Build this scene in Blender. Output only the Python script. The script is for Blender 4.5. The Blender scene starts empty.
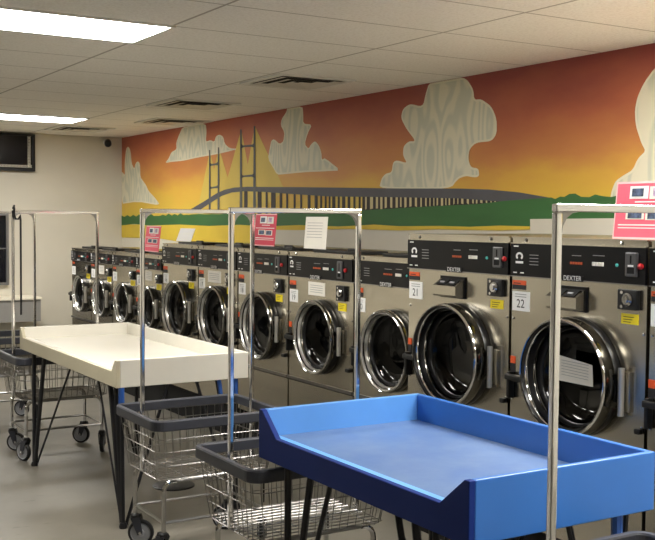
import bpy, bmesh, math, random
from mathutils import Vector, Matrix
from mathutils.geometry import tessellate_polygon
C = bpy.context.scene.collection
random.seed(7)
H = 2.56            # ceiling
WX = 4.42           # mural wall
BY = 12.0           # white back wall

# ------------------------------------------------------------------ materials
def lin(c):
    return tuple(((v/255)/12.92 if v/255 <= .04045 else ((v/255+.055)/1.055)**2.4) for v in c)
def new_mat(name):
    m = bpy.data.materials.new(name); m.use_nodes = True
    nt = m.node_tree; b = nt.nodes['Principled BSDF']
    return m, nt, b
def mat(name, col, rough=.5, metal=0., var=0., scale=6., bump=0., coat=0., emit=0., stretch=None, spec=.5, rvar=0.):
    m, nt, b = new_mat(name)
    c = lin(col) + (1,)
    b.inputs['Base Color'].default_value = c
    b.inputs['Roughness'].default_value = rough
    b.inputs['Metallic'].default_value = metal
    b.inputs['Coat Weight'].default_value = coat
    b.inputs['Specular IOR Level'].default_value = spec
    if emit:
        b.inputs['Emission Color'].default_value = c; b.inputs['Emission Strength'].default_value = emit
    if var or bump or rvar:
        tc = nt.nodes.new('ShaderNodeTexCoord'); mp = nt.nodes.new('ShaderNodeMapping')
        nt.links.new(tc.outputs['Object'], mp.inputs['Vector'])
        if stretch: mp.inputs['Scale'].default_value = stretch
        n = nt.nodes.new('ShaderNodeTexNoise'); n.inputs['Scale'].default_value = scale; n.inputs['Detail'].default_value = 5
        nt.links.new(mp.outputs[0], n.inputs['Vector'])
        if var:
            r = nt.nodes.new('ShaderNodeValToRGB')
            r.color_ramp.elements[0].position = .3; r.color_ramp.elements[1].position = .7
            r.color_ramp.elements[0].color = tuple(v*(1-var) for v in c[:3]) + (1,)
            r.color_ramp.elements[1].color = tuple(min(1, v*(1+var)) for v in c[:3]) + (1,)
            nt.links.new(n.outputs['Fac'], r.inputs['Fac']); nt.links.new(r.outputs[0], b.inputs['Base Color'])
        if rvar:
            mr = nt.nodes.new('ShaderNodeMapRange')
            mr.inputs['To Min'].default_value = max(.02, rough-rvar); mr.inputs['To Max'].default_value = rough+rvar
            nt.links.new(n.outputs['Fac'], mr.inputs['Value']); nt.links.new(mr.outputs[0], b.inputs['Roughness'])
        if bump:
            bp = nt.nodes.new('ShaderNodeBump'); bp.inputs['Strength'].default_value = bump; bp.inputs['Distance'].default_value = .01
            nt.links.new(n.outputs['Fac'], bp.inputs['Height']); nt.links.new(bp.outputs[0], b.inputs['Normal'])
    return m

M = {}
M['wall'] = mat('wall_paint', (212,207,193), .7, var=.03, scale=2.5, bump=.03)
M['steel'] = mat('brushed_steel', (192,186,172), .25, 1., var=.07, scale=3., stretch=(1,1,6), rvar=.05)
M['steel_dark'] = mat('drum_steel', (105,103,100), .3, .9)
M['chrome'] = mat('chrome', (205,205,205), .06, 1.)
M['hinge_steel'] = mat('hinge_steel', (215,212,205), .35, .85)
M['slot_plate'] = mat('dark_slot_plate', (98,98,100), .35, .7)
M['ring_bright'] = mat('bright_ring_steel', (205,203,198), .3, .8)
M['door_steel'] = mat('door_ring_steel', (128,126,121), .14, 1.)
M['chrome_wire'] = mat('chrome_wire', (150,148,145), .28, 1.)
M['panel'] = mat('black_panel', (12,12,15), .3, spec=.25)
M['black'] = mat('black_plastic', (17,17,18), .4)
M['rack'] = mat('satin_chrome', (242,242,244), .1, 1.)
M['rubber'] = mat('grey_rubber_bumper', (52,54,62), .5, var=.08, scale=20)
M['gap'] = mat('dark_void', (6,6,6), .9)
M['white'] = mat('white_card', (240,240,238), .5)
M['paper'] = mat('paper', (228,224,214), .6, var=.02, scale=20)
M['ink'] = mat('dark_ink', (30,30,34), .6)
M['greyink'] = mat('grey_ink', (150,150,150), .6)
M['orange'] = mat('orange_sticker', (225,88,35), .5)
M['yellow'] = mat('yellow_sticker', (236,214,30), .5)
M['red_led'] = mat('orange_led', (165,72,32), .4, emit=.1)
M['red'] = mat('red_button', (165,34,36), .3)
M['green_led'] = mat('green_led', (70,170,165), .4, emit=.1)
M['pink'] = mat('pink_poster', (236,92,116), .45, var=.03, scale=8)
M['pinkred'] = mat('red_poster', (205,52,78), .45, var=.03, scale=8)
M['pinklight'] = mat('pale_pink_edge', (246,196,196), .5)
M['photo'] = mat('printed_photo', (70,84,112), .5, var=.8, scale=45)
M['table_white'] = mat('white_laminate', (236,232,220), .22, var=.015, scale=3)
M['white_front'] = mat('scuffed_cream_board', (196,188,162), .45, var=.08, scale=3)
M['table_white_edge'] = mat('white_painted_board', (224,220,208), .4, var=.05, scale=4)
M['navy'] = mat('navy_front_board', (20,46,118), .6, var=.05, scale=5, spec=.2)  # front board, a darker blue than the other boards
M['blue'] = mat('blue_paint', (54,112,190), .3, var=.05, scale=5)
M['blue_lit'] = mat('lit_blue_paint', (92,148,214), .28, var=.05, scale=5)  # lighter copy of the blue: overhead light painted into the far end board
M['blue_light'] = mat('light_blue_strip', (112,172,232), .3, var=.08, scale=9)
M['blue_pad'] = mat('blue_leg_paint', (48,92,170), .35)
M['leg'] = mat('black_steel_leg', (22,23,28), .35)
M['tire'] = mat('black_tire', (28,28,30), .55)
M['hub'] = mat('grey_hub', (150,152,156), .4)
M['counter_front'] = mat('grey_apron', (142,140,136), .5)
M['counter_top'] = mat('cream_counter', (236,230,212), .35)
M['screen'] = mat('dark_screen', (16,18,26), .18, var=.3, scale=4)
M['gasket'] = mat('dark_gasket', (20,20,21), .3)
M['alu'] = mat('grey_metal_frame', (140,140,142), .35, .8)
M['troffer_frame'] = mat('white_frame', (225,225,220), .5)

def blue_top():
    m, nt, b = new_mat('worn_blue_laminate')
    tc = nt.nodes.new('ShaderNodeTexCoord')
    n = nt.nodes.new('ShaderNodeTexNoise'); n.inputs['Scale'].default_value = 3.2; n.inputs['Detail'].default_value = 6; n.inputs['Roughness'].default_value = .65
    n2 = nt.nodes.new('ShaderNodeTexNoise'); n2.inputs['Scale'].default_value = 90
    nt.links.new(tc.outputs['Object'], n.inputs['Vector']); nt.links.new(tc.outputs['Object'], n2.inputs['Vector'])
    r = nt.nodes.new('ShaderNodeValToRGB'); e = r.color_ramp.elements
    e[0].position = .36; e[0].color = lin((84,112,160)) + (1,)
    e[1].position = .72; e[1].color = lin((116,136,168)) + (1,)
    nt.links.new(n.outputs['Fac'], r.inputs['Fac']); nt.links.new(r.outputs[0], b.inputs['Base Color'])
    b.inputs['Roughness'].default_value = .33
    return m
M['blue_top'] = blue_top()

def glass_mat():
    m, nt, b = new_mat('tinted_door_glass')
    out = nt.nodes['Material Output']
    tr = nt.nodes.new('ShaderNodeBsdfTransparent'); tr.inputs['Color'].default_value = (.10,.10,.11,1)
    gl = nt.nodes.new('ShaderNodeBsdfGlossy'); gl.inputs['Roughness'].default_value = .03; gl.inputs['Color'].default_value = (.8,.8,.8,1)
    lf = nt.nodes.new('ShaderNodeLayerWeight'); lf.inputs['Blend'].default_value = .5
    pw = nt.nodes.new('ShaderNodeMath'); pw.operation = 'POWER'; pw.inputs[1].default_value = 3.5; nt.links.new(lf.outputs['Facing'], pw.inputs[0])
    lw = nt.nodes.new('ShaderNodeMath'); lw.operation = 'MULTIPLY_ADD'; lw.inputs[1].default_value = .5; lw.inputs[2].default_value = .03; nt.links.new(pw.outputs[0], lw.inputs[0])
    mx = nt.nodes.new('ShaderNodeMixShader')
    nt.links.new(lw.outputs[0], mx.inputs[0]); nt.links.new(tr.outputs[0], mx.inputs[1]); nt.links.new(gl.outputs[0], mx.inputs[2])
    nt.links.new(mx.outputs[0], out.inputs['Surface'])
    return m
M['glass'] = glass_mat()

def floor_mat():
    m, nt, b = new_mat('concrete_floor')
    tc = nt.nodes.new('ShaderNodeTexCoord')
    n = nt.nodes.new('ShaderNodeTexNoise'); n.inputs['Scale'].default_value = 1.3; n.inputs['Detail'].default_value = 8; n.inputs['Roughness'].default_value = .6
    nt.links.new(tc.outputs['Object'], n.inputs['Vector'])
    r = nt.nodes.new('ShaderNodeValToRGB'); e = r.color_ramp.elements
    e[0].position = .3; e[0].color = lin((106,102,93)) + (1,)
    e[1].position = .7; e[1].color = lin((128,123,112)) + (1,)
    nt.links.new(n.outputs['Fac'], r.inputs['Fac'])
    # scuffs
    mp = nt.nodes.new('ShaderNodeMapping'); mp.inputs['Scale'].default_value = (2.2,5.5,1); mp.inputs['Rotation'].default_value = (0,0,.5)
    nt.links.new(tc.outputs['Object'], mp.inputs['Vector'])
    v = nt.nodes.new('ShaderNodeTexNoise'); v.inputs['Scale'].default_value = 3.4; v.inputs['Detail'].default_value = 3
    nt.links.new(mp.outputs[0], v.inputs['Vector'])
    r2 = nt.nodes.new('ShaderNodeValToRGB'); e = r2.color_ramp.elements
    e[0].position = .66; e[0].color = (1,1,1,1); e[1].position = .76; e[1].color = (.62,.62,.6,1)
    nt.links.new(v.outputs['Fac'], r2.inputs['Fac'])
    mx = nt.nodes.new('ShaderNodeMixRGB'); mx.blend_type = 'MULTIPLY'; mx.inputs[0].default_value = 1
    nt.links.new(r.outputs[0], mx.inputs[1]); nt.links.new(r2.outputs[0], mx.inputs[2])
    nt.links.new(mx.outputs[0], b.inputs['Base Color'])
    b.inputs['Roughness'].default_value = .42
    return m
M['floor'] = floor_mat()

def ceiling_mat():
    m, nt, b = new_mat('ceiling_tiles')
    N = nt.nodes.new; Lk = nt.links.new
    tc = N('ShaderNodeTexCoord'); sp = N('ShaderNodeSeparateXYZ'); Lk(tc.outputs['Object'], sp.inputs[0])
    def line(sock, off, step, w):
        a = N('ShaderNodeMath'); a.operation = 'SUBTRACT'; Lk(sock, a.inputs[0]); a.inputs[1].default_value = off - 60*step
        d = N('ShaderNodeMath'); d.operation = 'DIVIDE'; Lk(a.outputs[0], d.inputs[0]); d.inputs[1].default_value = step
        f = N('ShaderNodeMath'); f.operation = 'FRACT'; Lk(d.outputs[0], f.inputs[0])
        s = N('ShaderNodeMath'); s.operation = 'SUBTRACT'; Lk(f.outputs[0], s.inputs[0]); s.inputs[1].default_value = .5
        ab = N('ShaderNodeMath'); ab.operation = 'ABSOLUTE'; Lk(s.outputs[0], ab.inputs[0])
        g = N('ShaderNodeMath'); g.operation = 'GREATER_THAN'; Lk(ab.outputs[0], g.inputs[0]); g.inputs[1].default_value = .5 - w/step/2
        return g.outputs[0]
    l1 = line(sp.outputs['X'], 2.06, 1.23, .016); l2 = line(sp.outputs['Y'], 4.88, .615, .012)
    mx = N('ShaderNodeMath'); mx.operation = 'MAXIMUM'; Lk(l1, mx.inputs[0]); Lk(l2, mx.inputs[1])
    n = N('ShaderNodeTexNoise'); n.inputs['Scale'].default_value = 70; n.inputs['Detail'].default_value = 4; Lk(tc.outputs['Object'], n.inputs['Vector'])
    r = N('ShaderNodeValToRGB'); e = r.color_ramp.elements
    e[0].position = .35; e[0].color = lin((232,228,220)) + (1,); e[1].position = .55; e[1].color = lin((243,240,233)) + (1,)
    Lk(n.outputs['Fac'], r.inputs['Fac'])
    mc = N('ShaderNodeMixRGB'); Lk(mx.outputs[0], mc.inputs[0]); Lk(r.outputs[0], mc.inputs[1]); mc.inputs[2].default_value = lin((178,172,162)) + (1,)
    Lk(mc.outputs[0], b.inputs['Base Color']); b.inputs['Roughness'].default_value = .85
    bp = N('ShaderNodeBump'); bp.inputs['Strength'].default_value = .25; bp.inputs['Distance'].default_value = .01
    Lk(n.outputs['Fac'], bp.inputs['Height']); Lk(bp.outputs[0], b.inputs['Normal'])
    return m
M['ceiling'] = ceiling_mat()

# painted mural
def sunset_mat():
    m, nt, b = new_mat('sunset_paint'); N = nt.nodes.new; Lk = nt.links.new
    tc = N('ShaderNodeTexCoord'); sp = N('ShaderNodeSeparateXYZ'); Lk(tc.outputs['Object'], sp.inputs[0])
    mp = N('ShaderNodeMapping'); mp.inputs['Scale'].default_value = (1,.9,2.4); Lk(tc.outputs['Object'], mp.inputs['Vector'])
    n = N('ShaderNodeTexNoise'); n.inputs['Scale'].default_value = 2.1; n.inputs['Detail'].default_value = 6; Lk(mp.outputs[0], n.inputs['Vector'])
    mr = N('ShaderNodeMapRange'); mr.inputs['To Min'].default_value = -.2; mr.inputs['To Max'].default_value = .2; Lk(n.outputs['Fac'], mr.inputs['Value'])
    z = N('ShaderNodeMapRange'); z.inputs['From Min'].default_value = 1.62; z.inputs['From Max'].default_value = 2.56; Lk(sp.outputs['Z'], z.inputs['Value'])
    ad = N('ShaderNodeMath'); ad.operation = 'ADD'; Lk(z.outputs[0], ad.inputs[0]); Lk(mr.outputs[0], ad.inputs[1])
    def ramp(stops):
        r = N('ShaderNodeValToRGB'); cr = r.color_ramp
        while len(cr.elements) < len(stops): cr.elements.new(.5)
        for el, (p, c) in zip(cr.elements, stops): el.position = p; el.color = lin(c) + (1,)
        Lk(ad.outputs[0], r.inputs['Fac']); return r
    near = ramp([(0,(222,190,58)),(.22,(214,168,66)),(.42,(196,130,70)),(.68,(176,98,66)),(.95,(140,62,56))])
    far = ramp([(0,(212,184,66)),(.26,(222,178,70)),(.5,(212,148,76)),(.75,(198,118,74)),(.98,(176,92,70))])
    y = N('ShaderNodeMapRange'); y.inputs['From Min'].default_value = 5; y.inputs['From Max'].default_value = 9; Lk(sp.outputs['Y'], y.inputs['Value'])
    mx = N('ShaderNodeMixRGB'); Lk(y.outputs[0], mx.inputs[0]); Lk(near.outputs[0], mx.inputs[1]); Lk(far.outputs[0], mx.inputs[2])
    Lk(mx.outputs[0], b.inputs['Base Color']); b.inputs['Roughness'].default_value = .55
    return m
def cloud_mat():
    m, nt, b = new_mat('cloud_paint'); N = nt.nodes.new; Lk = nt.links.new
    tc = N('ShaderNodeTexCoord'); mp = N('ShaderNodeMapping'); mp.inputs['Scale'].default_value = (1,1.7,.5); Lk(tc.outputs['Object'], mp.inputs['Vector'])
    n = N('ShaderNodeTexNoise'); n.inputs['Scale'].default_value = 3.; n.inputs['Detail'].default_value = 1; Lk(mp.outputs[0], n.inputs['Vector'])
    mxv = N('ShaderNodeMixRGB'); mxv.inputs[0].default_value = .12; Lk(mp.outputs[0], mxv.inputs[1]); Lk(n.outputs['Color'], mxv.inputs[2])
    v = N('ShaderNodeTexVoronoi'); v.feature = 'SMOOTH_F1'; v.inputs['Scale'].default_value = 4.2; v.inputs['Smoothness'].default_value = .35
    Lk(mxv.outputs[0], v.inputs['Vector'])
    s = N('ShaderNodeMath'); s.operation = 'MULTIPLY'; s.inputs[1].default_value = 24; Lk(v.outputs['Distance'], s.inputs[0])
    sn = N('ShaderNodeMath'); sn.operation = 'SINE'; Lk(s.outputs[0], sn.inputs[0])
    r = N('ShaderNodeValToRGB'); e = r.color_ramp.elements
    e[0].position = .15; e[0].color = lin((202,202,182)) + (1,); e[1].position = .75; e[1].color = lin((222,217,193)) + (1,)
    mr = N('ShaderNodeMapRange'); mr.inputs['From Min'].default_value = -1; Lk(sn.outputs[0], mr.inputs['Value']); Lk(mr.outputs[0], r.inputs['Fac'])
    Lk(r.outputs[0], b.inputs['Base Color']); b.inputs['Roughness'].default_value = .6
    return m
PM = {'sunset': sunset_mat(), 'cloud': cloud_mat(),
      'cloud_edge': mat('cloud_edge_paint', (226,221,196), .6),
      'fan': mat('pale_yellow_paint', (214,188,88), .6, var=.04, scale=4),
      'slat': mat('cream_paint', (204,192,146), .6), 'deck': mat('grey_road_paint', (84,84,90), .6, var=.08, scale=5),
      'pier': mat('dark_brown_paint', (44,34,32), .6), 'tower': mat('grey_tower_paint', (92,94,92), .6),
      'green': mat('green_paint', (54,104,52), .6, var=.1, scale=3, stretch=(1,.6,3)),
      'sand': mat('yellow_sand_paint', (212,184,60), .6, var=.05, scale=4), 'white': M['wall']}

# ------------------------------------------------------------------ mesh builder
class MB:
    def __init__(s): s.v = []; s.f = []; s.m = []; s.sm = []; s.mats = []
    def mi(s, m):
        m = M.get(m, m) if isinstance(m, str) else m
        if m not in s.mats: s.mats.append(m)
        return s.mats.index(m)
    def add(s, vs, fs, m, smooth=False):
        o = len(s.v); k = s.mi(m); s.v += [tuple(v) for v in vs]
        for f in fs: s.f.append([i+o for i in f]); s.m.append(k); s.sm.append(smooth)
    def box(s, x0, x1, y0, y1, z0, z1, m):
        x0, x1 = sorted((x0, x1)); y0, y1 = sorted((y0, y1)); z0, z1 = sorted((z0, z1))
        vs = [(x,y,z) for z in (z0,z1) for y in (y0,y1) for x in (x0,x1)]
        s.add(vs, [(0,2,3,1),(4,5,7,6),(0,1,5,4),(2,6,7,3),(0,4,6,2),(1,3,7,5)], m)
    def rbox(s, x0, x1, y0, y1, z0, z1, m, b=.006, seg=2):
        bm = bmesh.new(); bmesh.ops.create_cube(bm, size=1)
        for v in bm.verts:
            v.co = Vector(((x0+x1)/2 + v.co.x*abs(x1-x0), (y0+y1)/2 + v.co.y*abs(y1-y0), (z0+z1)/2 + v.co.z*abs(z1-z0)))
        bmesh.ops.bevel(bm, geom=bm.edges[:], offset=b, segments=seg, profile=.6, affect='EDGES')
        s.bm(bm, m)
    def bm(s, bm, m, smooth=False):
        bm.verts.index_update(); s.add([v.co[:] for v in bm.verts], [[v.index for v in f.verts] for f in bm.faces], m, smooth); bm.free()
    def poly(s, pts, m): s.add(pts, [list(range(len(pts)))], m)
    def prism(s, pts, d, m):      # polygon swept along vector d
        d = Vector(d); n = len(pts); a = [Vector(p) for p in pts]; b = [p+d for p in a]
        s.add(a+b, [list(range(n))[::-1], list(range(n,2*n))] + [(i,(i+1)%n,n+(i+1)%n,n+i) for i in range(n)], m)
    def tube(s, pts, r, m, n=6, closed=False, square=False):
        pts = [Vector(p) for p in pts]; vs = []; fs = []; K = len(pts); up = None
        for i, p in enumerate(pts):
            if closed: t = (pts[(i+1)%K]-pts[i-1])
            else: t = pts[min(i+1,K-1)]-pts[max(i-1,0)]
            t.normalize()
            if up is None:
                up = Vector((0,0,1)) if abs(t.z) < .9 else Vector((1,0,0))
            a = t.cross(up)
            if a.length < 1e-4: a = t.orthogonal()
            a.normalize(); b = a.cross(t).normalized(); up = b
            rr = r[i] if isinstance(r, (list,tuple)) else r
            for k in range(n):
                w = 2*math.pi*(k + (.5 if square else 0))/n
                q = rr*(math.sqrt(2) if square else 1)
                vs.append(p + a*math.cos(w)*q + b*math.sin(w)*q)
        for i in range(K if closed else K-1):
            j = (i+1)%K
            for k in range(n): fs.append((i*n+k, i*n+(k+1)%n, j*n+(k+1)%n, j*n+k))
        if not closed: fs += [list(range(n))[::-1], list(range((K-1)*n, K*n))]
        s.add(vs, fs, m, smooth=not square and n > 4)
    def lathe(s, c, axis, prof, m, n=40, cap0=False, cap1=False):   # prof: (radius, along axis)
        c = Vector(c); ax = Vector(axis).normalized(); a = ax.orthogonal().normalized(); b = ax.cross(a); vs = []
        for r, d in prof:
            for k in range(n):
                w = 2*math.pi*k/n; vs.append(c + ax*d + (a*math.cos(w)+b*math.sin(w))*r)
        fs = [(i*n+k, i*n+(k+1)%n, (i+1)*n+(k+1)%n, (i+1)*n+k) for i in range(len(prof)-1) for k in range(n)]
        s.add(vs, fs, m, smooth=True)
        if cap0: s.add(vs[:n], [list(range(n))[::-1]], m)
        if cap1: s.add(vs[-n:], [list(range(n))], m)
    def build(s, name, parent=None, label=None, loc=None, bevel=0., sharp=math.radians(40)):
        me = bpy.data.meshes.new(name); me.from_pydata(s.v, [], s.f)
        for m in s.mats: me.materials.append(m)
        me.polygons.foreach_set('material_index', s.m); me.polygons.foreach_set('use_smooth', s.sm); me.update()
        bm = bmesh.new(); bm.from_mesh(me); bmesh.ops.recalc_face_normals(bm, faces=bm.faces[:]); bm.to_mesh(me); bm.free()
        if any(s.sm): me.set_sharp_from_angle(angle=sharp)
        o = bpy.data.objects.new(name, me); C.objects.link(o)
        if parent: o.parent = parent
        if label: o['label'] = label
        if loc: o.location = loc
        if bevel:
            md = o.modifiers.new('bevel', 'BEVEL'); md.width = bevel; md.segments = 2; md.limit_method = 'ANGLE'
        return o

def tag(o, label, cat, group=None):
    o['label'] = label; o['category'] = cat
    if group: o['group'] = group
    return o
def thing(name, loc, label, cat, group=None, rotz=0):
    o = bpy.data.objects.new(name, None); C.objects.link(o); o.location = loc; o.rotation_euler = (0,0,rotz)
    o.empty_display_size = .1
    return tag(o, label, cat, group)
def struct(mb, name):
    o = mb.build(name); o['kind'] = 'structure'; return o
def dup(root, loc, label, group=None):
    r = root.copy(); C.objects.link(r); r.location = loc; r['label'] = label
    if group: r['group'] = group
    for ch in list(root.children):
        c = ch.copy(); C.objects.link(c); c.parent = r
        for g in list(ch.children):
            d = g.copy(); C.objects.link(d); d.parent = c
    return r
_tc = {}
def text(s, string, size, m, to):   # 'to' maps (x, y) of the lettering to a 3-D point
    if string not in _tc:
        cu = bpy.data.curves.new('lettering', 'FONT'); cu.body = string; cu.size = 1; cu.align_x = 'CENTER'; cu.align_y = 'CENTER'; cu.resolution_u = 3
        o = bpy.data.objects.new('lettering', cu); C.objects.link(o)
        me = bpy.data.meshes.new_from_object(o.evaluated_get(bpy.context.evaluated_depsgraph_get()))
        _tc[string] = ([v.co[:2] for v in me.vertices], [list(p.vertices) for p in me.polygons])
        bpy.data.objects.remove(o); bpy.data.curves.remove(cu); bpy.data.meshes.remove(me)
    vs, fs = _tc[string]
    s.add([to(x*size, y*size) for x, y in vs], fs, m)

# ------------------------------------------------------------------ room shell
X0, Y0 = -7.0, -3.0
b = MB(); b.box(X0-.1, WX+.1, Y0-.1, BY+.1, -.1, 0, 'floor'); struct(b, 'floor')
b = MB(); b.box(X0-.1, WX+.1, Y0-.1, BY+.1, H, H+.1, 'ceiling'); struct(b, 'ceiling')
b = MB(); b.box(WX, WX+.1, Y0-.1, BY+.1, 0, H, 'wall'); struct(b, 'wall_right')
b = MB(); b.box(X0-.1, WX, BY, BY+.1, 0, H, 'wall'); struct(b, 'wall_back')
M['wall_dim'] = mat('darkened_wall_paint', (120,116,108), .7)  # unseen left wall, darkened so less light reaches the table fronts
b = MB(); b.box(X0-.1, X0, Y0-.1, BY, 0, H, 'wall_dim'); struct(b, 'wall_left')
b = MB(); b.box(X0, WX, Y0-.1, Y0, 0, H, 'wall'); struct(b, 'wall_front')
b = MB(); b.box(X0, WX, BY-.012, BY, 0, .1, 'black'); struct(b, 'baseboard_back')

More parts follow.
